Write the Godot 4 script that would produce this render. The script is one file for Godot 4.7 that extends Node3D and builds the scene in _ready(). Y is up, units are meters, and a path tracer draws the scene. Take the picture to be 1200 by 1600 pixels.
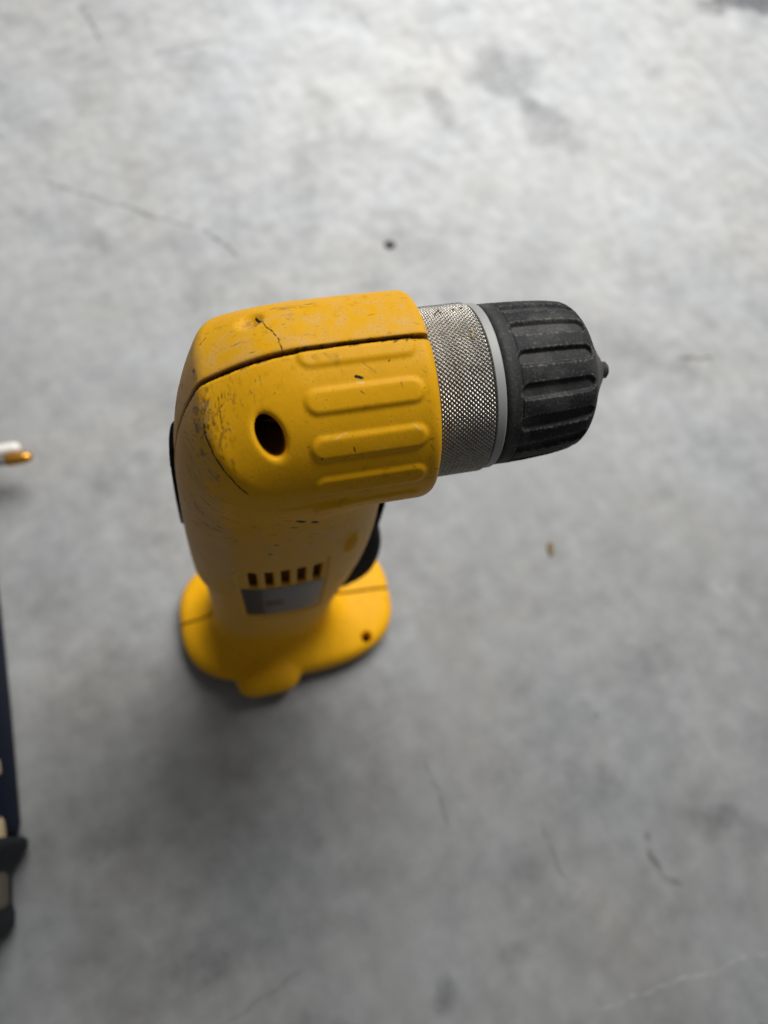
extends Node3D
# A worn yellow drill standing on a concrete floor, seen from above.
# Lengths of the drill are written in millimetres and scaled by MM.

const MM := 0.001
const AXIS := 219.0      # height of the chuck axis
const TUBE := 29.0       # radius of the drill's head
const CELL := 0.65       # cell of the surface mesher

var tab_back := PackedFloat32Array()
var tab_front := PackedFloat32Array()
var tab_side := PackedFloat32Array()
var tab_crown := PackedFloat32Array()
var noise_a := FastNoiseLite.new()
var noise_b := FastNoiseLite.new()
var noise_c := FastNoiseLite.new()
var rng := RandomNumberGenerator.new()


func _ready():
	rng.seed = 77
	# ---- camera, light, exposure ----
	var cam := Camera3D.new()
	cam.name = "camera"
	cam.near = 0.01
	cam.far = 60.0
	var lens := CameraAttributesPhysical.new()
	lens.frustum_focal_length = 17.46
	lens.frustum_focus_distance = 0.196
	lens.exposure_aperture = 4.7
	cam.attributes = lens
	cam.fov = 69.0
	add_child(cam)
	var p := deg_to_rad(66.93)
	var roll := deg_to_rad(16.49)
	var fw := Vector3(0, -sin(p), -cos(p))
	var up0 := Vector3(0, cos(p), -sin(p))
	var rt := cos(roll) * Vector3.RIGHT + sin(roll) * up0
	var up := -sin(roll) * Vector3.RIGHT + cos(roll) * up0
	cam.transform = Transform3D(Basis(rt, up, -fw), Vector3(0, 0.4003, 0))
	cam.current = true

	var env := Environment.new()
	env.background_mode = Environment.BG_COLOR
	env.background_color = Color(0.985, 0.99, 1.0)
	env.background_energy_multiplier = 0.10
	env.tonemap_mode = Environment.TONE_MAPPER_LINEAR
	env.tonemap_exposure = 1.0
	env.sdfgi_enabled = true
	env.ssao_enabled = true
	env.ssil_enabled = true
	var we := WorldEnvironment.new()
	we.name = "environment"
	we.environment = env
	add_child(we)

	var lamp := SpotLight3D.new()  # added spot with no fixture there; its soft cone makes the floor falloff
	lamp.name = "added_overhead_light"
	lamp.light_energy = 3.9
	lamp.light_color = Color(1.0, 0.998, 0.992)
	lamp.light_size = 0.5
	lamp.spot_range = 8.0
	lamp.spot_angle = 43.0
	lamp.spot_angle_attenuation = 1.0
	lamp.spot_attenuation = 2.0
	lamp.shadow_enabled = true
	add_child(lamp)
	lamp.look_at_from_position(Vector3(0.08, 1.0, -0.87), Vector3(-0.085, 0.0, -0.64))

	noise_a.seed = 3; noise_a.frequency = 0.05; noise_a.fractal_octaves = 4
	noise_b.seed = 9; noise_b.frequency = 0.35; noise_b.fractal_octaves = 3
	noise_c.seed = 21; noise_c.frequency = 0.012; noise_c.fractal_octaves = 3

	make_floor()
	make_drill()
	make_navy_tool()
	make_floor_bits()


# ---------------------------------------------------------------- helpers
func node(called: String, parent: Node = self) -> Node3D:
	var o := Node3D.new()
	o.name = called
	parent.add_child(o, true)
	return o


func put(called: String, mesh: Mesh, mat: Material, parent: Node = self) -> MeshInstance3D:
	var o := MeshInstance3D.new()
	o.name = called
	o.mesh = mesh
	o.material_override = mat
	parent.add_child(o, true)
	return o


func tag(o: Node, label: String, category: String, group := ""):
	o.set_meta("label", label)
	o.set_meta("category", category)
	if group != "":
		o.set_meta("group", group)


func sm(a: float, b: float, k: float) -> float:      # smooth minimum
	var h := maxf(k - absf(a - b), 0.0)
	return minf(a, b) - h * h / (4.0 * k)


func sx(a: float, b: float, k: float) -> float:      # smooth maximum
	var h := maxf(k - absf(a - b), 0.0)
	return maxf(a, b) + h * h / (4.0 * k)


func curve(keys: Array, n: int, x0: float, step: float) -> PackedFloat32Array:
	# a smooth table through (x, value) keys (monotone Hermite)
	var out := PackedFloat32Array()
	for i in n:
		var x := x0 + i * step
		var k := 0
		while k < keys.size() - 2 and x > keys[k + 1].x:
			k += 1
		var a: Vector2 = keys[k]
		var b: Vector2 = keys[k + 1]
		var s := (b.y - a.y) / (b.x - a.x)
		var s0 := s
		var s1 := s
		if k > 0:
			var q: Vector2 = keys[k - 1]
			s0 = 0.5 * (s + (a.y - q.y) / (a.x - q.x))
		if k < keys.size() - 2:
			var q2: Vector2 = keys[k + 2]
			s1 = 0.5 * (s + (q2.y - b.y) / (q2.x - b.x))
		var w := b.x - a.x
		var t := clampf((x - a.x) / w, 0.0, 1.0)
		var t2 := t * t
		var t3 := t2 * t
		out.append((2 * t3 - 3 * t2 + 1) * a.y + (t3 - 2 * t2 + t) * w * s0 + (3 * t2 - 2 * t3) * b.y + (t3 - t2) * w * s1)
	return out


# a grid of points; position(i, j) in mm; normals from the grid; optional colour(i, j, pos)
func grid(nu: int, nv: int, where: Callable, closed_v := false, color = null) -> ArrayMesh:
	var pos := PackedVector3Array()
	var col := PackedColorArray()
	var uv := PackedVector2Array()
	pos.resize(nu * nv)
	for i in nu:
		for j in nv:
			var q: Vector3 = where.call(i, j)
			pos[i * nv + j] = q
			uv.append(Vector2(float(i) / (nu - 1), float(j) / (nv - 1)))
			if color != null:
				col.append(color.call(i, j, q))
	var nrm := PackedVector3Array()
	nrm.resize(nu * nv)
	for i in nu:
		for j in nv:
			var i0 := maxi(i - 1, 0)
			var i1 := mini(i + 1, nu - 1)
			var j0 := j - 1
			var j1 := j + 1
			if closed_v:
				j0 = (j - 1 + nv - 1) % (nv - 1)
				j1 = (j + 1) % (nv - 1)
			else:
				j0 = maxi(j0, 0)
				j1 = mini(j1, nv - 1)
			nrm[i * nv + j] = (pos[i1 * nv + j] - pos[i0 * nv + j]).cross(pos[i * nv + j1] - pos[i * nv + j0]).normalized()
	var ind := PackedInt32Array()
	for i in nu - 1:
		for j in nv - 1:
			var a := i * nv + j
			var b := a + nv
			ind.append_array([a, b + 1, b, a, a + 1, b + 1])
	# clockwise seen from the side the normals point to: check one big quad
	var scaled := PackedVector3Array()
	scaled.resize(pos.size())
	for k in pos.size():
		scaled[k] = pos[k] * MM
	return commit(scaled, nrm, uv, col, ind)


func commit(pos: PackedVector3Array, nrm: PackedVector3Array, uv: PackedVector2Array, col: PackedColorArray, ind: PackedInt32Array) -> ArrayMesh:
	# wind every triangle clockwise round its normals
	for t in range(0, ind.size(), 3):
		var a := ind[t]
		var b := ind[t + 1]
		var c := ind[t + 2]
		if (pos[b] - pos[a]).cross(pos[c] - pos[a]).dot(nrm[a] + nrm[b] + nrm[c]) > 0.0:
			ind[t + 1] = c
			ind[t + 2] = b
	var arr := []
	arr.resize(Mesh.ARRAY_MAX)
	arr[Mesh.ARRAY_VERTEX] = pos
	arr[Mesh.ARRAY_NORMAL] = nrm
	arr[Mesh.ARRAY_TEX_UV] = uv
	if col.size():
		arr[Mesh.ARRAY_COLOR] = col
	arr[Mesh.ARRAY_INDEX] = ind
	var m := ArrayMesh.new()
	m.add_surface_from_arrays(Mesh.PRIMITIVE_TRIANGLES, arr)
	return m


func plastic(c: Color, rough: float, spec := 0.5) -> StandardMaterial3D:
	var m := StandardMaterial3D.new()
	m.albedo_color = c
	m.roughness = rough
	m.metallic_specular = spec
	return m


# ---------------------------------------------------------------- the concrete floor
func make_floor():
	var n := 2048
	var side := 1.3                       # metres that the texture covers
	var layers := []
	for spec in [[11, 0.003, 4], [12, 0.018, 5], [13, 0.09, 3], [14, 0.006, 4]]:
		var fn := FastNoiseLite.new()
		fn.seed = spec[0]
		fn.frequency = spec[1]
		fn.fractal_octaves = spec[2]
		fn.noise_type = FastNoiseLite.TYPE_VALUE_CUBIC if spec[0] == 13 else FastNoiseLite.TYPE_PERLIN
		fn.domain_warp_enabled = spec[0] != 13
		fn.domain_warp_amplitude = 40.0
		fn.domain_warp_frequency = 0.006
		var im: Image = fn.get_seamless_image(n, n)
		im.convert(Image.FORMAT_L8)
		layers.append(im.get_data())
	var sn := FastNoiseLite.new()      # trowel streaks, drawn out along x
	sn.seed = 19; sn.frequency = 0.02; sn.fractal_octaves = 4; sn.noise_type = FastNoiseLite.TYPE_PERLIN
	sn.domain_warp_enabled = true
	sn.domain_warp_amplitude = 30.0
	var sim: Image = sn.get_seamless_image(n / 4, n)
	sim.resize(n, n, Image.INTERPOLATE_CUBIC)
	sim.convert(Image.FORMAT_L8)
	var streak := sim.get_data()
	var big: PackedByteArray = layers[0]
	var mid: PackedByteArray = layers[1]
	var fine: PackedByteArray = layers[2]
	var hue: PackedByteArray = layers[3]
	var data := PackedByteArray()
	data.resize(n * n * 3)
	var o := 0
	for k in n * n:
		var m := mid[k] - 128
		var v := 150.0 + (big[k] - 128) * 0.06 + m * 0.06 + (streak[k] - 128) * 0.03 + (fine[k] - 128) * 0.09
		if m < -34:
			v += (m + 34) * 0.10
		var h := (hue[k] - 128) * 0.016
		data[o] = int(clampf(v + h, 0, 255))
		data[o + 1] = int(clampf(v + 0.6, 0, 255))
		data[o + 2] = int(clampf(v - h * 1.3, 0, 255))
		o += 3
	var img := Image.create_from_data(n, n, false, Image.FORMAT_RGB8, data)
	# stains and scratches that the slab has (world x, z in mm; half sizes; turn; strength)
	var px := n / (side * 1000.0)
	var stains := [
		[-8, -562, 34, 48, 0.87, 0.16], [38, -521, 26, 34, 0.95, 0.21], [-45, -503, 15, 30, 0.75, 0.17],
		[196, -752, 90, 26, 0.45, 0.5], [-128, -413, 9, 42, 0.25, 0.07], [100, -330, 60, 40, 0.3, 0.05],
		[60, -20, 110, 70, 0.2, 0.04], [-40, 40, 90, 60, 0.5, 0.04], [150, -60, 26, 16, 0.2, 0.07],
		[92, 55, 7, 11, 0.2, 0.16], [40, 90, 30, 20, 0.4, 0.10], [165, -130, 34, 14, 0.3, 0.06], [120, 30, 14, 7, 0.5, 0.10], [-75, 30, 24, 11, 0.4, 0.08],
		[-20, 70, 20, 8, 0.6, 0.09], [205, -190, 18, 12, 0.2, -0.07], [215, -60, 12, 9, 0.3, 0.14],
	]
	for s in stains:
		var cx: float = (s[0] / 1000.0 / side + 0.5) * n
		var cz: float = (s[1] / 1000.0 / side + 0.72) * n
		var rx: float = s[2] * px
		var rz: float = s[3] * px
		var reach := int(maxf(rx, rz) * 1.5)
		for y in range(maxi(0, int(cz) - reach), mini(n, int(cz) + reach)):
			for x in range(maxi(0, int(cx) - reach), mini(n, int(cx) + reach)):
				var q := Vector2(x - cx, y - cz).rotated(s[4])
				var e := Vector2(q.x / rx, q.y / rz).length() + noise_a.get_noise_2d(x * 0.35, y * 0.35) * 0.5
				if e < 1.0:
					var w: float = s[5] * smoothstep(1.0, 0.35, e) * (0.8 + 0.5 * noise_b.get_noise_2d(x * 0.3, y * 0.3))
					var c := img.get_pixel(x, y)
					img.set_pixel(x, y, Color(c.r * (1 - w), c.g * (1 - w), c.b * (1 - w * 0.96)))
	var marks := [   # x0, z0, x1, z1, half width, strength
		[55, -45, 75, -15, 0.8, 0.12], [120, -30, 140, -4, 0.8, 0.09], [176, -40, 180, -28, 1.9, 0.07], [180, -28, 188, -20, 1.9, 0.08], [188, -20, 197, -19, 1.9, 0.06],
		[-330, -500, -300, -470, 1.6, 0.09], [-262, -470, -225, -505, 1.4, 0.10], [-290, -330, -170, -330, 1.4, 0.08], [-170, -330, -140, -318, 1.4, 0.14],
		[-348, -370, -320, -355, 1.2, 0.2], [160, -340, 185, -350, 1.2, 0.22], [160, 45, 250, -6, 0.7, -0.25], [20, -400, 60, -395, 0.6, 0.12], [-10, 95, 25, 60, 0.6, 0.12],
	]
	for s in marks:
		var a := Vector2((s[0] / 1000.0 / side + 0.5) * n, (s[1] / 1000.0 / side + 0.72) * n)
		var b := Vector2((s[2] / 1000.0 / side + 0.5) * n, (s[3] / 1000.0 / side + 0.72) * n)
		scratch(img, a, b, s[4] * px, s[5], Color(0.18, 0.17, 0.16), 5.0)
	for k in 110:      # fine pits and specks of the trowelled face
		var a2 := Vector2(rng.randf() * n, rng.randf() * n)
		scratch(img, a2, a2 + Vector2.from_angle(rng.randf() * TAU) * rng.randf_range(0.5, 5), rng.randf_range(0.5, 1.9), rng.randf_range(0.12, 0.45), Color(0.16, 0.15, 0.14) if k % 4 else Color(0.78, 0.76, 0.72), 2.0)
	for k in 60:       # hairline trowel arcs
		var a3 := Vector2(rng.randf() * n, rng.randf() * n)
		scratch(img, a3, a3 + Vector2.from_angle(rng.randf_range(-0.7, 0.5)) * rng.randf_range(20, 160), 0.6, rng.randf_range(0.04, 0.12), Color(0.2, 0.2, 0.2) if k % 2 else Color(0.8, 0.8, 0.8), 8.0)
	img.generate_mipmaps()
	var mat := StandardMaterial3D.new()
	mat.albedo_texture = ImageTexture.create_from_image(img)
	mat.albedo_color = Color(1, 1, 1)
	mat.roughness = 0.82
	mat.metallic_specular = 0.35
	# low relief of the trowelled face
	var hn := FastNoiseLite.new()
	hn.seed = 5; hn.frequency = 0.02; hn.fractal_octaves = 5
	var him: Image = hn.get_seamless_image(1024, 1024)
	mat.heightmap_enabled = true
	mat.heightmap_texture = ImageTexture.create_from_image(him)
	mat.heightmap_scale = 0.12
	var st := SurfaceTool.new()
	st.begin(Mesh.PRIMITIVE_TRIANGLES)
	var half := 26.0
	var cells := 40
	for i in cells + 1:
		for j in cells + 1:
			var x := (float(i) / cells - 0.5) * half
			var z := (float(j) / cells - 0.5) * half
			st.set_normal(Vector3.UP)
			st.set_uv(Vector2(x / side + 0.5, z / side + 0.72))
			st.add_vertex(Vector3(x, 0, z))
	for i in cells:
		for j in cells:
			var a4 := i * (cells + 1) + j
			var b4 := a4 + cells + 1
			for q in [a4, b4, b4 + 1, a4, b4 + 1, a4 + 1]:
				st.add_index(q)
	var g := put("concrete_floor", st.commit(), mat)
	g.set_meta("kind", "structure")
	g.set_meta("label", "pale grey mottled concrete floor with faint stains")


# a wavering, ragged line blended into an image
func scratch(img: Image, a: Vector2, b: Vector2, w: float, strength: float, c: Color, wobble := 2.0):
	var n := int(a.distance_to(b) / 0.7) + 1
	var seed_at := rng.randf() * 900.0
	var side := (b - a).orthogonal().normalized()
	var big := Vector2i(img.get_width(), img.get_height())
	for k in n + 1:
		var t := float(k) / n
		var q := a.lerp(b, t) + side * noise_b.get_noise_2d(seed_at, k * 0.05) * wobble
		var fade := strength * (0.55 + 0.9 * noise_b.get_noise_2d(seed_at + 50, k * 0.16)) * smoothstep(0.0, 0.12, t + 0.04) * smoothstep(1.0, 0.8, t - 0.05)
		var r := int(ceil(w)) + 1
		for y in range(int(q.y) - r, int(q.y) + r + 1):
			for x in range(int(q.x) - r, int(q.x) + r + 1):
				if x < 0 or y < 0 or x >= big.x or y >= big.y:
					continue
				var cover := clampf(w + 0.5 - Vector2(x, y).distance_to(q), 0.0, 1.0) * absf(fade) * 0.6
				if cover > 0.003:
					var target := c if fade > 0 and strength > 0 else (Color(0.85, 0.85, 0.83) if strength < 0 else c)
					img.set_pixel(x, y, img.get_pixel(x, y).lerp(target, minf(cover, 1.0)))


# ---------------------------------------------------------------- the drill's moulded housing, as a distance field
func tables():
	tab_back = curve([Vector2(0, -40), Vector2(20, -37.5), Vector2(40, -35), Vector2(90, -33.4), Vector2(130, -32.6), Vector2(172, -30.3), Vector2(203, -27.2), Vector2(224, -22.6), Vector2(238, -17), Vector2(246, -13), Vector2(262, -6)], 262, 0, 1)
	tab_front = curve([Vector2(0, 25), Vector2(40, 25), Vector2(60, 26.5), Vector2(85, 30), Vector2(110, 33.5), Vector2(140, 36), Vector2(180, 36), Vector2(262, 36)], 262, 0, 1)
	tab_side = curve([Vector2(0, 22), Vector2(40, 22), Vector2(80, 23.2), Vector2(117, 24.6), Vector2(150, 25.4), Vector2(185, 25.8), Vector2(204, 26.5), Vector2(219, 29), Vector2(262, 29.5)], 262, 0, 1)
	tab_crown = curve([Vector2(-40, 4), Vector2(-24, 13.5), Vector2(-16.6, 19.6), Vector2(-10, 23.4), Vector2(-5, 25.8), Vector2(0, 27.5), Vector2(6, 28.7), Vector2(12, 29), Vector2(60, 29)], 102, -40, 1)


func body(x: float, y: float, z: float) -> float:
	var yi := clampf(y, 0.0, 259.9)
	var i := int(yi)
	var f := yi - i
	var xb := lerpf(tab_back[i], tab_back[i + 1], f)
	var xf := lerpf(tab_front[i], tab_front[i + 1], f)
	var az := lerpf(tab_side[i], tab_side[i + 1], f)
	if y < 121.0:        # the lower grip is let in behind a small ledge
		var inset := 2.2 * smoothstep(120.0, 117.6, y)
		xb += inset
		az -= inset * 0.35
	var cx := 0.5 * (xb + xf)
	var ax := 0.5 * (xf - xb)
	var ux := x - cx
	var za := absf(z)
	var k := pow(pow(absf(ux) / ax, 2.5) + pow(za / az, 2.5), 0.4)
	var rad := sqrt(ux * ux + z * z)
	var grip := -az
	if k > 0.02:
		grip = rad * (1.0 - 1.0 / k) * 0.96
	var d := 1e9
	if y > 150.0:
		var ext := grip
		if ux > 0.0:
			ext = za - az
		var ci := clampf(x + 40.0, 0.0, 100.0)
		var c := int(ci)
		var ry := TUBE
		if y > AXIS:
			ry = lerpf(tab_crown[c], tab_crown[c + 1], ci - c)
		var hy := y - AXIS
		var kt := sqrt(hy * hy / (ry * ry) + z * z / (TUBE * TUBE))
		var tube := -ry
		if kt > 0.02:
			tube = sqrt(hy * hy + z * z) * (1.0 - 1.0 / kt)
		tube = sx(tube, x - 41.5, 3.2)
		# slim nose under the collar
		var nose := (sqrt(pow((x - 40.0) / 12.5, 2) + pow((y - 200.0) / 12.0, 2) + pow(z / 20.0, 2)) - 1.0) * 11.0
		var head := sx(tube, ext, 1.4)
		d = sm(head, sx(grip, y - AXIS, 1.0), lerpf(0.5, 3.0, smoothstep(-6.0, 14.0, x)))
		d = sm(d, nose, 1.5)
	else:
		d = grip
	if y < 60.0:
		var fx := x - 3.5
		var kf := pow(pow(absf(fx) / 55.5, 2.75) + pow(za / 35.5, 2.75), 0.3636)
		var frad := sqrt(fx * fx + z * z)
		var foot := -30.0
		if kf > 0.02:
			foot = frad * (1.0 - 1.0 / kf) * 0.92
		var lid := y - (21.5 - 5.5 * kf * kf)
		foot = sx(foot, lid, 5.5)
		foot = sx(foot, 6.5 - y, 1.0)
		d = sm(d, foot, 13.0)
		var latch := (sqrt(pow((x + 12.0) / 16.0, 4) + pow((y - 11.0) / 8.0, 2) + pow((za - 34.5) / 8.5, 2)) - 1.0) * 8.0
		d = sm(d, latch, 3.0)
		d = maxf(d, 6.5 - y)
	if d > 3.5 or d < -14.0:
		return d
	# ---- details
	if y > 198.0:
		if x > 3.0 and x < 41.0:
			var th := rad_to_deg(atan2(z, y - AXIS))
			var dx := maxf(absf(x - 22.2) - 11.6, 0.0)
			var near := 0.0
			var high := 0.68
			if th > -4.0:
				near = th - (4.2 + 22.8 * clampf(roundf((th - 4.2) / 22.8), 0, 4))
			else:
				near = th + 15.0 + 21.6 * clampf(roundf((-th - 15.0) / 21.6), 0, 4)
				high = 0.10
			var da := near * TUBE * PI / 180.0
			var e := sqrt(dx * dx + da * da) - 2.9
			if e < 1.0:
				d -= high * smoothstep(0.9, -0.9, e)
		if x < 6.0 and x > -10.0 and y > 230.0:
			if z > 4.0:      # counterbored screw hole on the near side
				var tg := (z - 18.0) * 0.755 - (y - 239.9) * 0.656
				var h := (sqrt(pow((x + 1.5 - tg * 0.18) / 3.3, 2) + pow(tg / 5.4, 2)) - 1.0) * 3.5
				d = sx(d, -maxf(h, 8.0 - ((y - AXIS) * 0.755 + z * 0.656)), 1.5)
			elif z < -6.0:   # its fellow on the far side, seen as a dimple
				var h2 := sqrt((x + 2.6) * (x + 2.6) + (y - 245.2) * (y - 245.2) + (z + 15.2) * (z + 15.2)) - 4.8
				d = sx(d, -h2, 0.7)
	if z > 8.0:
		if y > 84.0 and y < 164.0 and absf(x) < 20.0:
			var pan := maxf(absf(x + 1.0) - 16.0, absf(y - 124.0) - 38.0)
			d += 0.8 * smoothstep(0.5, -0.5, pan)
			if y > 131.0 and y < 159.0 and absf(x) < 17.0:      # the shell is 2 mm thick behind the vents
				d = maxf(d, -maxf(maxf(d + 2.0, absf(x) - 15.5), absf(y - 144.6) - 12.0))
			var sxk := roundf(x / 5.7)
			if absf(sxk) < 2.5 and y > 130.0:
				var slot := maxf(absf(x - sxk * 5.7) - 1.5, absf(y - 144.6) - 9.3)
				d = maxf(d, -maxf(slot, 16.0 - z))
		elif y > 145.0 and y < 190.0 and x > 14.0:
			var pk := (sqrt(pow((x - 22.5) / 3.4, 2) + pow((y - 166.0) / 10.0, 2) + pow((z - 21.2) / 3.5, 2)) - 1.0) * 3.0
			d = sm(d, pk, 0.8)
	if y < 22.0 and za > 12.0 and x > 30.0:
		var fh := sqrt((x - 41.0) * (x - 41.0) + (za - 24.6) * (za - 24.6)) - 2.7
		d = sx(d, -maxf(fh, 6.0 - y), 0.8)
	return d


func half_body(x: float, y: float, z: float, side: float) -> float:
	var gap := 0.22
	if y > 222.0:
		gap = lerpf(0.22, 0.68, smoothstep(222.0, 238.0, y))
	elif y < 60.0:
		gap = 0.35
	var w := z * side
	if w > 6.0:
		return body(x, y, z)
	return sx(body(x, y, z), gap - w, 0.5)


# surface nets over the blocks that the surface crosses; one vertex per crossed cell
func shell(side: float, lo: Vector3, hi: Vector3, paint: Callable) -> ArrayMesh:
	var s := CELL
	var B := 4
	var nx := int(ceil((hi.x - lo.x) / s / B))
	var ny := int(ceil((hi.y - lo.y) / s / B))
	var nz := int(ceil((hi.z - lo.z) / s / B))
	var verts := PackedVector3Array()
	var at := {}
	var crossed := []
	var W := B + 1
	var val := PackedFloat32Array()
	val.resize(W * W * W)
	var SX := nx * B + 2
	var SY := ny * B + 2
	var reach := s * B * 0.87 * 1.35 + 1.2
	for bx in nx:
		for by in ny:
			# a coarse test for the whole column first
			for bz in nz:
				var cx := lo.x + (bx + 0.5) * B * s
				var cy := lo.y + (by + 0.5) * B * s
				var cz := lo.z + (bz + 0.5) * B * s
				var dc := half_body(cx, cy, cz, side)
				if absf(dc) > reach:
					continue
				if body(cx, cy, cz) < -6.0:      # the cut face deep inside stays open
					continue
				var neg := 0
				for i in W:
					var x := lo.x + (bx * B + i) * s
					for j in W:
						var y := lo.y + (by * B + j) * s
						for k in W:
							var v := half_body(x, y, lo.z + (bz * B + k) * s, side)
							val[(i * W + j) * W + k] = v
							if v < 0.0:
								neg += 1
				if neg == 0 or neg == W * W * W:
					continue
				for i in B:
					for j in B:
						for k in B:
							var o := (i * W + j) * W + k
							var v000 := val[o]
							var v001 := val[o + 1]
							var v010 := val[o + W]
							var v011 := val[o + W + 1]
							var v100 := val[o + W * W]
							var v101 := val[o + W * W + 1]
							var v110 := val[o + W * W + W]
							var v111 := val[o + W * W + W + 1]
							var bits := int(v000 < 0) + int(v001 < 0) + int(v010 < 0) + int(v011 < 0) + int(v100 < 0) + int(v101 < 0) + int(v110 < 0) + int(v111 < 0)
							if bits == 0 or bits == 8:
								continue
							var sum := Vector3.ZERO
							var n := 0
							if (v000 < 0) != (v100 < 0): sum += Vector3(v000 / (v000 - v100), 0, 0); n += 1
							if (v001 < 0) != (v101 < 0): sum += Vector3(v001 / (v001 - v101), 0, 1); n += 1
							if (v010 < 0) != (v110 < 0): sum += Vector3(v010 / (v010 - v110), 1, 0); n += 1
							if (v011 < 0) != (v111 < 0): sum += Vector3(v011 / (v011 - v111), 1, 1); n += 1
							if (v000 < 0) != (v010 < 0): sum += Vector3(0, v000 / (v000 - v010), 0); n += 1
							if (v001 < 0) != (v011 < 0): sum += Vector3(0, v001 / (v001 - v011), 1); n += 1
							if (v100 < 0) != (v110 < 0): sum += Vector3(1, v100 / (v100 - v110), 0); n += 1
							if (v101 < 0) != (v111 < 0): sum += Vector3(1, v101 / (v101 - v111), 1); n += 1
							if (v000 < 0) != (v001 < 0): sum += Vector3(0, 0, v000 / (v000 - v001)); n += 1
							if (v010 < 0) != (v011 < 0): sum += Vector3(0, 1, v010 / (v010 - v011)); n += 1
							if (v100 < 0) != (v101 < 0): sum += Vector3(1, 0, v100 / (v100 - v101)); n += 1
							if (v110 < 0) != (v111 < 0): sum += Vector3(1, 1, v110 / (v110 - v111)); n += 1
							var gx := bx * B + i
							var gy := by * B + j
							var gz := bz * B + k
							var key := (gz * SY + gy) * SX + gx
							at[key] = verts.size()
							verts.append(lo + (Vector3(gx, gy, gz) + sum / n) * s)
							# edges from this cell's first corner
							if (v000 < 0) != (v100 < 0): crossed.append(key * 3)
							if (v000 < 0) != (v010 < 0): crossed.append(key * 3 + 1)
							if (v000 < 0) != (v001 < 0): crossed.append(key * 3 + 2)
	var ind := PackedInt32Array()
	var step := [1, SX, SX * SY]
	for e in crossed:
		var key: int = e / 3
		var ax: int = e % 3
		var u: int = step[(ax + 1) % 3]
		var w: int = step[(ax + 2) % 3]
		var a = at.get(key)
		var b = at.get(key - u)
		var c = at.get(key - u - w)
		var d = at.get(key - w)
		if a == null or b == null or c == null or d == null:
			continue
		if absf(verts[a].z) < 0.9 and absf(verts[c].z) < 0.9 and body(verts[a].x, verts[a].y, 0.0) < -1.7:
			continue      # the wall is 1.7 mm thick where the halves meet
		ind.append_array([a, b, c, a, c, d])
	var nrm := PackedVector3Array()
	var uv := PackedVector2Array()
	var col := PackedColorArray()
	var pos := PackedVector3Array()
	nrm.resize(verts.size())
	pos.resize(verts.size())
	var h := 0.3
	for k in verts.size():
		var q := verts[k]
		var a1 := half_body(q.x + h, q.y - h, q.z - h, side)
		var a2 := half_body(q.x - h, q.y - h, q.z + h, side)
		var a3 := half_body(q.x - h, q.y + h, q.z - h, side)
		var a4 := half_body(q.x + h, q.y + h, q.z + h, side)
		nrm[k] = Vector3(a1 - a2 - a3 + a4, -a1 - a2 + a3 + a4, -a1 + a2 - a3 + a4).normalized()
		var v := (AXIS - q.y) + TUBE * PI / 2
		if q.y > AXIS:
			v = TUBE * atan2(q.z * side, q.y - AXIS)
		uv.append(Vector2((q.x + 60.0) / 124.0, v / 264.0 if side > 0 else v / 264.0))
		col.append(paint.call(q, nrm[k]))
		pos[k] = q * MM
	return commit(pos, nrm, uv, col, ind)


# depth below the plain skin of the head (no pockets)
func body_smooth(q: Vector3) -> float:
	var ry := tab_crown[clampi(int(q.x + 40.0), 0, 101)]
	var hy := q.y - AXIS
	return sqrt(hy * hy + q.z * q.z) * (1.0 - 1.0 / maxf(sqrt(hy * hy / (ry * ry) + q.z * q.z / (TUBE * TUBE)), 0.02))


# dust, rubbed-in grime and painted bore and seam shade, tinting the yellow
func grime_and_shade(q: Vector3, nm: Vector3) -> Color:
	var a := noise_a.get_noise_3dv(q)
	var soil_dark := 0.0
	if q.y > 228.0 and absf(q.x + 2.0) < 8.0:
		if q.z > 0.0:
			soil_dark = 0.8 * smoothstep(-2.2, -3.2, body_smooth(q))  # shade of the near screw bore, painted in to blacken it
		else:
			soil_dark = 0.4 * smoothstep(-0.7, -1.5, body_smooth(q)) * smoothstep(-0.5, 0.3, noise_b.get_noise_3dv(q * 2.0))
	if absf(q.z) < 1.3 and absf(nm.z) > 0.3:      # joint of the halves: packed grime, with the gap's shade painted in
		soil_dark = maxf(soil_dark, 0.8 * smoothstep(-0.3, -0.9, body(q.x, q.y, q.z)))
	var dark := 1.0 - 0.25 * smoothstep(0.25, 0.6, noise_b.get_noise_3d(q.x * 0.6, q.y * 0.6, q.z * 0.6)) * smoothstep(-0.2, 0.4, a)
	return Color(dark, dark, dark).lerp(Color(0.10, 0.12, 0.8), soil_dark)


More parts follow.
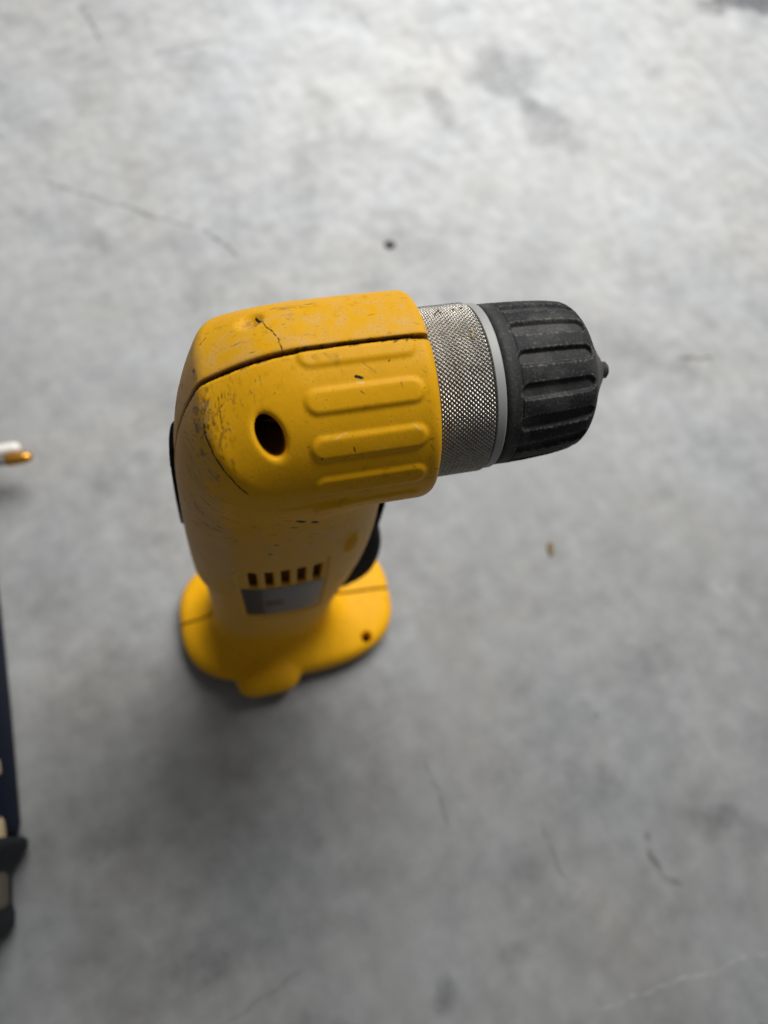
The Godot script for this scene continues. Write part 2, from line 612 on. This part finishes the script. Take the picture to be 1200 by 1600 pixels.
func yellow_texture(w: int, h: int, mm_h: float, marks: Array, seed_at: int, far: bool) -> ImageTexture:
	# unrolled skin: u runs along the chuck axis (124 mm), v from the crown downwards (mm_h)
	var base := Color(0.86, 0.425, 0.007).linear_to_srgb()
	var f1 := FastNoiseLite.new()
	f1.seed = seed_at; f1.frequency = 0.02; f1.fractal_octaves = 5
	var f2 := FastNoiseLite.new()
	f2.seed = seed_at + 1; f2.frequency = 0.16; f2.fractal_octaves = 3
	var i1: Image = f1.get_image(w, h)
	var i2: Image = f2.get_image(w, h)
	i1.convert(Image.FORMAT_L8)
	i2.convert(Image.FORMAT_L8)
	var d1 := i1.get_data()
	var d2 := i2.get_data()
	var data := PackedByteArray()
	data.resize(w * h * 3)
	var o := 0
	var r0 := base.r * 255.0
	var g0 := base.g * 255.0
	var b0 := base.b * 255.0
	var tan_c := Color(0.70, 0.40, 0.15).linear_to_srgb() * 255.0
	for j in h:
		var v := j * mm_h / h
		# handling dust down the grip, clean again at the foot
		var row := 0.62 * smoothstep(56.0, 84.0, v) * smoothstep(243.0, 205.0, v)
		var back := 0.75 * smoothstep(142.0, 80.0, v)
		var top := 0.55 * smoothstep(24.0, 12.0, v) * smoothstep(0.0, 3.0, v + 2.0) if far else 0.10 * smoothstep(12.0, 3.0, v)
		for i in w:
			var k := j * w + i
			var x := i * 124.0 / w - 60.0
			var a := (d1[k] - 128) / 128.0
			var b := (d2[k] - 128) / 128.0
			var dust := row * (0.85 + 0.5 * a) + back * smoothstep(-14.5, -20.0, x + a * 5.0)
			dust += top * smoothstep(-0.8, 0.55, a + 0.4 * b)
			dust += clampf((a - 0.25) * 1.4, 0.0, 0.5) * clampf(0.5 + b, 0.0, 1.0) * 0.5
			if v > 86.0 and v < 112.0 and x > 17.0:  # dust left off the boss, so its lit look is painted in
				dust *= smoothstep(0.8, 1.0, sqrt((x - 22.5) * (x - 22.5) / 14.0 + (v - 98.5) * (v - 98.5) / 100.0))
			dust = clampf(dust, 0.0, 0.88)
			var speck := clampf((b - 0.5) * 3.0, 0.0, 0.55) * clampf(0.45 + a * 2.0, 0.0, 1.0)
			var g := 1.0 + 0.03 * a - speck * 0.5
			data[o] = int(clampf((r0 + (tan_c.r - r0) * dust) * g, 0, 255))
			data[o + 1] = int(clampf((g0 + (tan_c.g - g0) * dust) * g, 0, 255))
			data[o + 2] = int(clampf((b0 + (tan_c.b - b0) * dust) * g + speck * 25.0, 0, 255))
			o += 3
	var img := Image.create_from_data(w, h, false, Image.FORMAT_RGB8, data)
	var kx := w / 124.0
	var ky := h / mm_h
	for m in marks:      # x0, v0, x1, v1 (mm), half width mm, strength, tone
		var tone: Color = [Color(0.17, 0.14, 0.115), Color(0.36, 0.30, 0.26), Color(0.93, 0.76, 0.42), Color(0.24, 0.15, 0.05)][m[6]]
		scratch(img, Vector2((m[0] + 60.0) * kx, m[1] * ky), Vector2((m[2] + 60.0) * kx, m[3] * ky), m[4] * kx, m[5], tone, 1.5 + m[4] * 3.0)
	return ImageTexture.create_from_image(img)


func near_marks() -> Array:
	var out := []
	# scuffed patch behind the seam's bend, then scattered rubs
	for k in 46:
		var x := rng.randfn(-15.0, 2.2)
		var v := rng.randfn(13.0, 4.5)
		var t := rng.randf_range(-1.9, -1.1)
		var l := rng.randf_range(0.3, 2.2)
		out.append([x, v, x + cos(t) * l, v + sin(t) * l, rng.randf_range(0.06, 0.22), rng.randf_range(0.15, 0.5), 0 if k % 4 == 0 else 1])
	for k in 40:
		var x2 := rng.randfn(-9.0, 4.0)
		var v2 := rng.randfn(7.0, 3.0)
		var l2 := rng.randf_range(0.4, 3.5)
		out.append([x2, v2, x2 + rng.randf_range(-0.4, 0.4), v2 + l2, rng.randf_range(0.06, 0.16), rng.randf_range(0.2, 0.6), 1])
	for k in 60:      # along the rear corner down to the grip
		var v3 := rng.randf_range(18.0, 75.0)
		var x3 := rng.randfn(-19.0 - v3 * 0.06, 2.5)
		var l3 := rng.randf_range(0.5, 4.0)
		out.append([x3, v3, x3 + l3 * 0.7, v3 + l3 * 0.7, rng.randf_range(0.06, 0.2), rng.randf_range(0.25, 0.7), 0 if k % 2 else 1])
	for k in 55:      # broad grey rubs under the scratches
		var xr := rng.randfn(-14.5, 3.0)
		var vr := rng.randfn(13.0, 7.0)
		out.push_front([xr, vr, xr + rng.randf_range(-1.6, 0.6), vr + rng.randf_range(1.0, 5.0), rng.randf_range(0.12, 0.5), rng.randf_range(0.04, 0.17), 1])
	for k in 26:
		var xg := rng.randf_range(-24.0, 8.0)
		var vg := rng.randf_range(48.0, 84.0)
		out.push_front([xg, vg, xg + rng.randf_range(1.0, 6.0), vg + rng.randf_range(0.0, 3.0), rng.randf_range(0.12, 0.4), rng.randf_range(0.06, 0.28), 1])
	# the long thin arc and one straight scratch
	var arc := [[-16.8, 15.0], [-16.6, 20.0], [-15.6, 25.0], [-13.6, 29.5], [-11.5, 33.0], [-9.0, 36.5]]
	for k in arc.size() - 1:
		out.append([arc[k][0], arc[k][1], arc[k + 1][0], arc[k + 1][1], 0.22, 1.2, 0])
	out.append([-12.3, 7.0, -12.6, 17.0, 0.12, 0.8, 0])
	# chips under the head
	for c in [[3.6, 60.6, 5.4, 62.4, 0.8], [8.2, 63.6, 9.4, 65.2, 0.7], [2.0, 66.0, 3.6, 66.6, 0.3], [-0.5, 58.0, 2.0, 59.0, 0.2], [-3, 80, -2.4, 80.4, 0.4], [-5, 88, -4.2, 88.5, 0.45]]:
		out.append([c[0], c[1], c[2], c[3], c[4], 2.2, 0])
	# nicks on the collar
	out.append([20.5, 8.7, 22.4, 9.2, 0.34, 1.8, 0])
	out.append([20.6, 9.9, 22.6, 10.2, 0.3, 1.3, 2])
	out.append([22.5, 5.0, 26.0, 8.6, 0.1, 0.6, 1])
	out.append([13.0, 23.0, 17.0, 21.6, 0.25, 1.0, 2])
	out.append([33.0, 21.6, 35.6, 23.6, 0.22, 1.2, 2])
	for k in 46:
		var x4 := rng.randf_range(-2.0, 40.0)
		var v4 := rng.randf_range(0.5, 44.0)
		var t4 := rng.randf() * TAU
		var l4 := rng.randf_range(0.2, 1.8)
		out.append([x4, v4, x4 + cos(t4) * l4, v4 + sin(t4) * l4, rng.randf_range(0.06, 0.2), rng.randf_range(0.25, 0.8), [0, 1, 2, 3][k % 4]])
	for k in 40:      # grime in the seam's edge and along the rim
		var x5 := rng.randf_range(-12.0, 40.0)
		out.append([x5, rng.randf_range(0.2, 1.5), x5 + rng.randf_range(0.4, 3.0), rng.randf_range(0.2, 1.2), rng.randf_range(0.08, 0.3), rng.randf_range(0.2, 0.5), 1 if k % 2 else 3])
		var v6 := rng.randf_range(1.0, 40.0)
		out.append([rng.randfn(38.0, 0.8), v6, rng.randfn(38.0, 0.8), v6 + rng.randf_range(0.3, 2.0), rng.randf_range(0.06, 0.14), rng.randf_range(0.1, 0.35), 1])
	for k in 70:      # specks over the grip
		var x7 := rng.randf_range(-28.0, 30.0)
		var v7 := rng.randf_range(60.0, 170.0)
		var l7 := rng.randf_range(0.2, 3.0)
		out.append([x7, v7, x7 + l7, v7 + l7 * rng.randf_range(-0.1, 0.4), rng.randf_range(0.1, 0.25), rng.randf_range(0.2, 0.6), 3 if k % 3 else 1])
	return out


func far_marks() -> Array:
	var out := []
	# the crack that runs from the screw pocket to the seam
	var crack := [[0.0, 17.5], [1.2, 13.0], [1.6, 10.5], [3.2, 7.0], [4.1, 4.0], [4.6, 0.0]]
	for k in crack.size() - 1:
		out.append([crack[k][0], crack[k][1], crack[k + 1][0], crack[k + 1][1], 0.24 if k == 0 else 0.15, 1.4, 0])
	out.append([-15.0, 16.0, -13.0, 17.5, 0.16, 1.2, 0])
	for k in 80:
		var x := rng.randf_range(-15.0, 38.0)
		var v := rng.randf_range(1.0, 20.0)
		var t := rng.randf_range(-0.4, 0.4)
		var l := rng.randf_range(0.2, 2.2)
		out.append([x, v, x + cos(t) * l, v + sin(t) * l, rng.randf_range(0.06, 0.2), rng.randf_range(0.06, 0.32), [0, 1, 1, 3][k % 4]])
	for k in 24:
		var x2 := rng.randfn(7.0, 2.5)
		var v2 := rng.randfn(18.0, 1.3)
		out.append([x2, v2, x2 + rng.randf_range(1.0, 5.0), v2 + rng.randf_range(-0.6, 0.6), rng.randf_range(0.06, 0.16), rng.randf_range(0.2, 0.6), 1])
	for k in 60:
		var x3 := rng.randf_range(-28.0, -16.0)
		var v3 := rng.randf_range(0.0, 70.0)
		out.append([x3, v3, x3 + rng.randf_range(-0.4, 0.4), v3 + rng.randf_range(1.0, 8.0), rng.randf_range(0.08, 0.3), rng.randf_range(0.15, 0.45), [0, 1, 2, 3][k % 4]])
	for k in 30:
		var x5 := rng.randf_range(-16.0, 40.0)
		out.append([x5, rng.randf_range(0.1, 0.8), x5 + rng.randf_range(0.4, 3.0), rng.randf_range(0.1, 0.8), rng.randf_range(0.08, 0.3), rng.randf_range(0.2, 0.6), 1 if k % 2 else 2])
	return out


func housing_material(tex: Texture2D) -> StandardMaterial3D:
	var m := StandardMaterial3D.new()
	m.albedo_texture = tex
	m.vertex_color_use_as_albedo = true
	m.roughness = 0.5
	m.metallic_specular = 0.26
	m.texture_repeat = true
	var hn := FastNoiseLite.new()
	hn.seed = 31; hn.frequency = 0.11; hn.fractal_octaves = 3
	m.heightmap_enabled = true
	m.heightmap_texture = ImageTexture.create_from_image(hn.get_seamless_image(1024, 1024))
	m.heightmap_scale = 0.003
	return m


func make_drill():
	tables()
	var t0 := Time.get_ticks_msec()
	var root := node("cordless_drill")
	root.position = Vector3(-0.03806, 0, -0.09524)
	root.rotation.y = deg_to_rad(27.56)
	tag(root, "scuffed yellow drill standing upright on its foot with black keyless chuck", "drill")
	var near_mat := housing_material(yellow_texture(992, 2048, 264.0, near_marks(), 41, false))
	var far_mat := housing_material(yellow_texture(992, 2048, 264.0, far_marks(), 61, true))
	var near := put("housing_half", shell(1.0, Vector3(-56, 0.4, -0.4), Vector3(63, 251, 47), grime_and_shade), near_mat, root)
	near.set_meta("label", "near yellow housing half with raised ribs and a deep screw hole")
	var far := put("housing_half", shell(-1.0, Vector3(-56, 0.4, -47), Vector3(63, 251, 0.4), grime_and_shade), far_mat, root)
	far.set_meta("label", "far yellow housing half with a crack by its screw pocket")
	print("housing ", Time.get_ticks_msec() - t0, " ms")

	# ---- trigger
	var tf := curve([Vector2(60, 30), Vector2(63, 36), Vector2(69, 42), Vector2(83, 44.8), Vector2(100, 44.6), Vector2(112, 43), Vector2(124, 41), Vector2(140, 41), Vector2(150, 41)], 92, 60, 1)
	var trig := func(i: int, j: int) -> Vector3:
		var y := 60.0 + i * 1.5
		var a := -PI / 2 + PI * j / 24.0
		var f := tf[mini(int(y - 60.0), 91)]
		return Vector3(24.0 + (f - 24.0) * pow(maxf(cos(a), 0.0), 0.45), y, 8.5 * signf(sin(a)) * pow(absf(sin(a)), 0.8))
	put("trigger", grid(60, 25, trig), plastic(Color(0.10, 0.10, 0.105), 0.75, 0.15), root)

	# ---- black rubber pad let into the back
	var pad := func(i: int, j: int) -> Vector3:
		var u := i / 47.0
		var w := j / 15.0
		var y := lerpf(144.0, 204.0, u)
		var z := lerpf(-12.0, -1.2, w)
		var x := -50.0
		for n in 30:
			x += body(x, y, z) * 0.8
		var edge := smoothstep(0.0, 0.08, minf(minf(u, 1 - u) * 2.0, minf(w, 1 - w)))
		return Vector3(x + 0.6 - 1.9 * edge, y, z)
	put("rubber_pad", grid(48, 16, pad), plastic(Color(0.10, 0.10, 0.10), 0.8, 0.15), root)

	# ---- black base under the foot
	var base := func(i: int, j: int) -> Vector3:
		var a := -TAU * j / 96.0
		var yy: float = [0.3, 0.3, 1.2, 8.0, 8.0][i]
		var k: float = [0.01, 0.985, 1.0, 1.0, 0.01][i]
		return Vector3(3.5 + 54.2 * k * signf(cos(a)) * pow(absf(cos(a)), 0.75), yy, 34.2 * k * signf(sin(a)) * pow(absf(sin(a)), 0.75))
	put("base_plate", grid(5, 97, base, true), plastic(Color(0.10, 0.10, 0.105), 0.7, 0.2), root)

	# ---- rating label on the near side
	var lab := func(i: int, j: int) -> Vector3:
		var x := lerpf(-16.2, 14.2, i / 31.0)
		var y := lerpf(89.5, 134.2, j / 47.0)
		var z := 40.0
		for n in 30:
			z -= body(x, y, z) * 0.8
		return Vector3(x, y, z + 0.22)
	var limg := Image.create(256, 384, false, Image.FORMAT_RGB8)
	limg.fill(Color(0.36, 0.37, 0.385))
	for k in 9:      # rows of small print, worn past reading
		var yy := 40 + k * 34
		var xx := 84
		while xx < 236:
			var l := rng.randi_range(6, 26)
			limg.fill_rect(Rect2i(xx, yy, mini(l, 240 - xx), 7), Color(0.50, 0.51, 0.52))
			xx += l + 6
	limg.fill_rect(Rect2i(0, 0, 62, 384), Color(0.12, 0.12, 0.13))
	limg.fill_rect(Rect2i(70, 120, 60, 90), Color(0.14, 0.13, 0.15))
	for k in 40:
		var a := Vector2(rng.randf() * 256, rng.randf() * 384)
		scratch(limg, a, a + Vector2.from_angle(rng.randf() * TAU) * rng.randf_range(6, 60), 1.5, 0.5, Color(0.42, 0.41, 0.4) if k % 2 else Color(0.1, 0.1, 0.1))
	var lm := plastic(Color.WHITE, 0.38)
	lm.albedo_texture = ImageTexture.create_from_image(limg)
	put("rating_label", grid(32, 48, lab), lm, root)

	# ---- dark gear case and motor inside the housing, seen through the seam, holes and vents
	put("motor", rounded_bar([[-222, 3, 0, 18, 13, 0.8], [-214, 3, 0, 22, 18, 0.8], [-130, 1, 0, 27, 17, 0.8], [-60, -2, 0, 25, 15, 0.8]]), plastic(Color(0.10, 0.10, 0.105), 0.7), root).rotation.x = PI / 2
	var cx := [5.0, 6.0, 20.0, 38.0]
	var cr := [4.0, 20.0, 24.5, 24.5]
	var case := func(i: int, j: int) -> Vector3:
		return lathe_point(cx[i], cr[i], TAU * j / 48.0)
	put("gear_case", grid(4, 49, case, true), plastic(Color(0.10, 0.10, 0.105), 0.7), root)

	make_chuck(root)


func lathe_point(x: float, r: float, a: float) -> Vector3:
	return Vector3(x, AXIS + r * cos(a), r * sin(a))


func make_chuck(root: Node3D):
	# ---- knurled steel collar: two crossing families of cut grooves
	var turns := 118
	var na := turns * 7
	var nl := 96
	var x0 := 37.0
	var x1 := 57.9
	var knurl := func(i: int, j: int) -> Vector3:
		var t := float(i) / (nl - 1)
		var x := lerpf(x0, x1, t)
		var a := TAU * j / na
		var s := a * turns / TAU
		var c := (x - x0) / 1.28
		var p := absf(fposmod(s + c, 1.0) - 0.5) * 2.0
		var q := absf(fposmod(s - c, 1.0) - 0.5) * 2.0
		var r := 24.0 - 0.5 * (1.0 - minf(minf(p, q) * 1.25, 1.0))
		r -= 1.1 * smoothstep(0.955, 1.0, t)
		return lathe_point(x, r, a)
	var soil_dark := func(_i: int, _j: int, q: Vector3) -> Color:
		var n := noise_a.get_noise_3d(q.x * 1.6, q.y * 1.6, q.z * 1.6)
		var f := noise_b.get_noise_3d(q.x * 1.4, q.y * 1.4, q.z * 1.4)
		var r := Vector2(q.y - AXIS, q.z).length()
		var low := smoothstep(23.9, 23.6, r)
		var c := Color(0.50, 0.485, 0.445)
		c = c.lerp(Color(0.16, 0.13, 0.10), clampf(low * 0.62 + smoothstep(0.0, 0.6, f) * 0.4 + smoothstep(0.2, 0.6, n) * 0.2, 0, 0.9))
		c = c.lerp(Color(0.45, 0.33, 0.18), 0.6 * smoothstep(0.42, 0.55, f))
		return c
	var steel := StandardMaterial3D.new()
	steel.vertex_color_use_as_albedo = true
	steel.metallic = 0.9
	steel.roughness = 0.36
	put("knurled_collar", grid(nl, na + 1, knurl, true, soil_dark), steel, root)

	# ---- smooth ring
	var ring_r := [22.3, 23.3, 23.45, 23.45, 23.3, 22.6]
	var ring_x := [57.6, 57.8, 58.0, 60.0, 60.35, 60.5]
	var ring := func(i: int, j: int) -> Vector3:
		return lathe_point(ring_x[i], ring_r[i], TAU * j / 160.0)
	var alu := plastic(Color(0.68, 0.68, 0.67), 0.65)
	alu.metallic = 0.25
	put("aluminium_ring", grid(6, 161, ring, true), alu, root)

	# ---- black sleeve with sixteen flutes
	var prof := curve([Vector2(0, 21.5), Vector2(0.03, 22.7), Vector2(0.08, 22.9), Vector2(0.2, 22.9), Vector2(0.5, 22.3), Vector2(0.62, 21.7), Vector2(0.68, 21.2), Vector2(0.725, 20.2), Vector2(0.762, 18.6), Vector2(0.80, 16.2), Vector2(0.88, 11.4), Vector2(0.96, 7.0), Vector2(1.0, 5.0)], 402, 0, 0.0025)
	var xs0 := 60.45
	var xs1 := 97.5
	var flute := func(t: float, a: float) -> float:
		var ph := fposmod(a * 16.0 / TAU + 0.84, 1.0) - 0.5
		var across := ph * TAU * 22.0 / 16.0
		var xx := t * (xs1 - xs0)
		var dx := maxf(maxf(6.6 - xx, xx - 24.5), 0.0)
		return sqrt(across * across + dx * dx) - 2.0
	var sleeve := func(i: int, j: int) -> Vector3:
		var t := i / 159.0
		var a := TAU * j / 768.0
		var k := t * 400.0
		var r := lerpf(prof[int(k)], prof[mini(int(k) + 1, 401)], k - int(k))
		var e: float = flute.call(t, a)
		r -= 1.25 * smoothstep(0.35, -0.65, e)
		r -= 0.35 * smoothstep(0.5, 0.0, absf(t - 0.125) / 0.012)
		r += 0.05 * noise_b.get_noise_3d(t * 60.0, cos(a) * 18, sin(a) * 18)
		return lathe_point(lerpf(xs0, xs1, t), r, a)
	var dust_and_glint := func(i: int, j: int, q: Vector3) -> Color:
		var t := i / 159.0
		var e: float = flute.call(t, TAU * j / 768.0)
		var n := noise_a.get_noise_3d(q.x * 1.5, q.y * 1.5, q.z * 1.5)
		var f := noise_b.get_noise_3d(q.x * 2.2, q.y * 2.2, q.z * 2.2)
		var d := 0.10 + 0.25 * smoothstep(-0.1, 0.5, n) + 0.35 * smoothstep(0.15, 0.6, f)
		d += 0.45 * smoothstep(0.0, -0.9, e) * (0.4 + 0.6 * smoothstep(0.35, 0.15, t))
		d += 0.55 * smoothstep(0.70, 0.85, t)
		d += 0.25 * smoothstep(0.16, 0.05, t)
		d += 0.12 * smoothstep(8.0, 20.0, q.y - AXIS)
		var g := noise_b.get_noise_3d(q.x * 6.0, q.y * 6.0, q.z * 6.0)
		d += 0.9 * smoothstep(0.25, 0.6, g) * (0.5 + n)
		d += 0.65 * smoothstep(0.55, 0.1, absf(e - 0.35)) * smoothstep(-0.2, 0.4, f)  # flute edges: highlights painted in along with the dust
		return Color(0.012, 0.014, 0.017).lerp(Color(0.20, 0.19, 0.17), clampf(d * 0.58 - 0.06, 0, 0.9))
	var rubber := StandardMaterial3D.new()
	rubber.vertex_color_use_as_albedo = true
	rubber.roughness = 0.66
	rubber.metallic_specular = 0.35
	var sl := put("chuck_sleeve", grid(160, 769, sleeve, true, dust_and_glint), rubber, root)
	# ---- jaw tip that shows at the nose
	var tip_x := [95.5, 97.4, 97.8, 100.4, 100.9, 101.0]
	var tip_r := [5.2, 4.6, 2.6, 2.5, 2.0, 0.02]
	var tip := func(i: int, j: int) -> Vector3:
		return lathe_point(tip_x[i], tip_r[i], TAU * j / 32.0)
	put("chuck_jaw", grid(6, 33, tip, true), plastic(Color(0.20, 0.19, 0.18), 0.6), sl)
	# ---- wood shavings caught on the knurling
	for k in 7:
		var st := SurfaceTool.new()
		var a := deg_to_rad(rng.randf_range(-34, -4) if k < 5 else rng.randf_range(-10, 30))
		var x := rng.randf_range(47.0, 55.0)
		var l := rng.randf_range(0.5, 1.6) if k != 1 else 3.0
		var bx := BoxMesh.new()
		bx.size = Vector3(l, 0.22, rng.randf_range(0.25, 0.5)) * MM
		st.append_from(bx, 0, Transform3D(Basis(Vector3.UP, rng.randf() * 3.0).rotated(Vector3.RIGHT, a), lathe_point(x, 24.15, a) * MM))
		put("wood_shaving", st.commit(), plastic([Color(0.75, 0.66, 0.45), Color(0.42, 0.30, 0.16)][k % 2], 0.9), root)


# ---------------------------------------------------------------- the dark tool at the left edge
func rounded_bar(sections: Array, n := 40) -> ArrayMesh:
	# sections along z: [z, cx, cy, half x, half y, power]; closed at both ends
	var first: Array = sections[0].duplicate()
	var last: Array = sections[-1].duplicate()
	first[3] = 0.05; first[4] = 0.05
	last[3] = 0.05; last[4] = 0.05
	var all := [first] + sections + [last]
	var w := func(i: int, j: int) -> Vector3:
		var s: Array = all[i]
		var a := -TAU * j / n
		var c := cos(a)
		var d := sin(a)
		return Vector3(s[1] + s[3] * signf(c) * pow(absf(c), s[5]), s[2] + s[4] * signf(d) * pow(absf(d), s[5]), s[0])
	return grid(all.size(), n + 1, w, true)


func make_navy_tool():
	var root := node("power_tool")
	root.position = Vector3(-0.1155, 0, 0.042)
	root.rotation.y = deg_to_rad(30.0)
	tag(root, "dark navy tool lying at the left edge, mostly out of view, with brass tipped rod", "power tool")
	var navy := plastic(Color(0.055, 0.095, 0.17), 0.6, 0.25)
	var black := plastic(Color(0.15, 0.165, 0.18), 0.65, 0.3)
	# grip: its right flank runs along x = 0
	put("grip", rounded_bar([[-176, -22, 24, 14, 16, 0.5], [-172, -22, 24, 18, 20, 0.5], [-150, -21, 24, 19, 22, 0.55], [-100, -19.5, 24, 19, 23, 0.6], [-60, -19, 24, 19, 23, 0.6], [-8, -19, 24, 19, 23, 0.6], [0, -19, 24, 17, 21, 0.6]]), navy, root)
	# battery foot with a flared lip
	put("foot", rounded_bar([[-2, -22, 25, 22, 24, 0.45], [0, -22, 25, 24, 25, 0.45], [3, -22, 25, 23.6, 25, 0.45], [7, -22, 25, 20, 25, 0.45], [12, -22, 24, 16, 23, 0.5], [24, -22, 24, 15, 23, 0.5], [29, -22, 24, 16, 23, 0.5], [34, -22, 22, 15, 21, 0.5], [38, -22, 20, 11, 17, 0.5]]), black, root)
	put("clip", rounded_bar([[11, -6.5, 26, 1.0, 5, 0.6], [13, -6.0, 26, 1.6, 7, 0.6], [24, -6.6, 26, 1.6, 7, 0.6], [26, -7.0, 26, 1.0, 5, 0.6]], 24), plastic(Color(0.40, 0.37, 0.33), 0.7), root)
	# head across the top of the grip, chuck and rods pointing to the drill
	var turned := node("head", root)
	turned.position = Vector3(-15, 0, -188) * MM
	turned.rotation.y = deg_to_rad(90)
	put("motor_case", rounded_bar([[-62, 0, 25, 18, 18, 0.8], [-58, 0, 25, 23, 23, 0.8], [-6, 0, 25, 24, 24, 0.8], [2, 0, 25, 18, 18, 1.0], [4, 0, 25, 13, 13, 1.0], [10, 0, 25, 10, 10, 1.0]]), navy, turned)
	put("steel_rod", rounded_bar([[8, 0, 25, 2.4, 2.4, 1.0], [27, 0, 25, 2.4, 2.4, 1.0]], 20), steel_plain(Color(0.75, 0.74, 0.72), 0.25), turned)
	put("brass_tip", rounded_bar([[26, 0, 25, 2.6, 2.6, 1.0], [27, 0, 25, 3.2, 3.2, 1.0], [35, 0, 25, 3.2, 3.2, 1.0], [38, 0, 25, 2.5, 2.5, 1.0], [39.5, 0, 25, 1.3, 1.3, 1.0]], 20), steel_plain(Color(0.80, 0.58, 0.22), 0.35), turned)
	put("white_sleeve", rounded_bar([[6, 5.5, 27, 3.2, 3.2, 1.0], [31, 5.5, 27, 3.2, 3.2, 1.0], [33.5, 5.5, 27, 2.4, 2.4, 1.0], [34.5, 5.5, 27, 1.2, 1.2, 1.0]], 20), plastic(Color(0.93, 0.91, 0.88), 0.35), turned)
	# cream daubs on the grip
	for s in [[-32.0, 5.0], [-5.5, 6.5]]:
		put("cream_daub", rounded_bar([[s[0] - s[1], -2.5, 35, 1.5, 2.0, 1.0], [s[0] - s[1] * 0.5, -3.0, 35, 2.8, 5.0, 0.9], [s[0] + s[1] * 0.5, -3.0, 35, 2.9, 6.0, 0.9], [s[0] + s[1], -2.5, 35, 1.6, 3.0, 1.0]], 20), plastic(Color(0.78, 0.70, 0.55), 0.7), root)


func steel_plain(c: Color, rough: float) -> StandardMaterial3D:
	var m := plastic(c, rough)
	m.metallic = 0.9
	return m


# ---------------------------------------------------------------- bits lying on the floor
func lump(r: Vector3, seed_at: float) -> ArrayMesh:
	var w := func(i: int, j: int) -> Vector3:
		var a := PI * i / 14.0
		var b := -TAU * j / 20.0
		var q := Vector3(sin(a) * cos(b), cos(a), sin(a) * sin(b))
		return q * r * (1.0 + 0.5 * noise_b.get_noise_3d(q.x * 2.4 + seed_at, q.y * 2.4, q.z * 2.4)) + Vector3(0, r.y * 0.7, 0)
	return grid(15, 21, w, true)


func make_floor_bits():
	var a := put("pebble", lump(Vector3(3.4, 1.6, 3.0), 4.0), plastic(Color(0.24, 0.24, 0.23), 0.9))
	a.position = Vector3(-0.048, 0, -0.362)
	tag(a, "small dark grit speck on the floor above the yellow drill's head", "pebble")
	var b := put("wood_flake", lump(Vector3(1.8, 0.8, 4.2), 9.0), plastic(Color(0.47, 0.40, 0.27), 0.9))
	b.position = Vector3(0.100, 0, -0.178)
	b.rotation.y = 0.3
	tag(b, "tiny tan flake on the concrete below the black chuck", "flake")
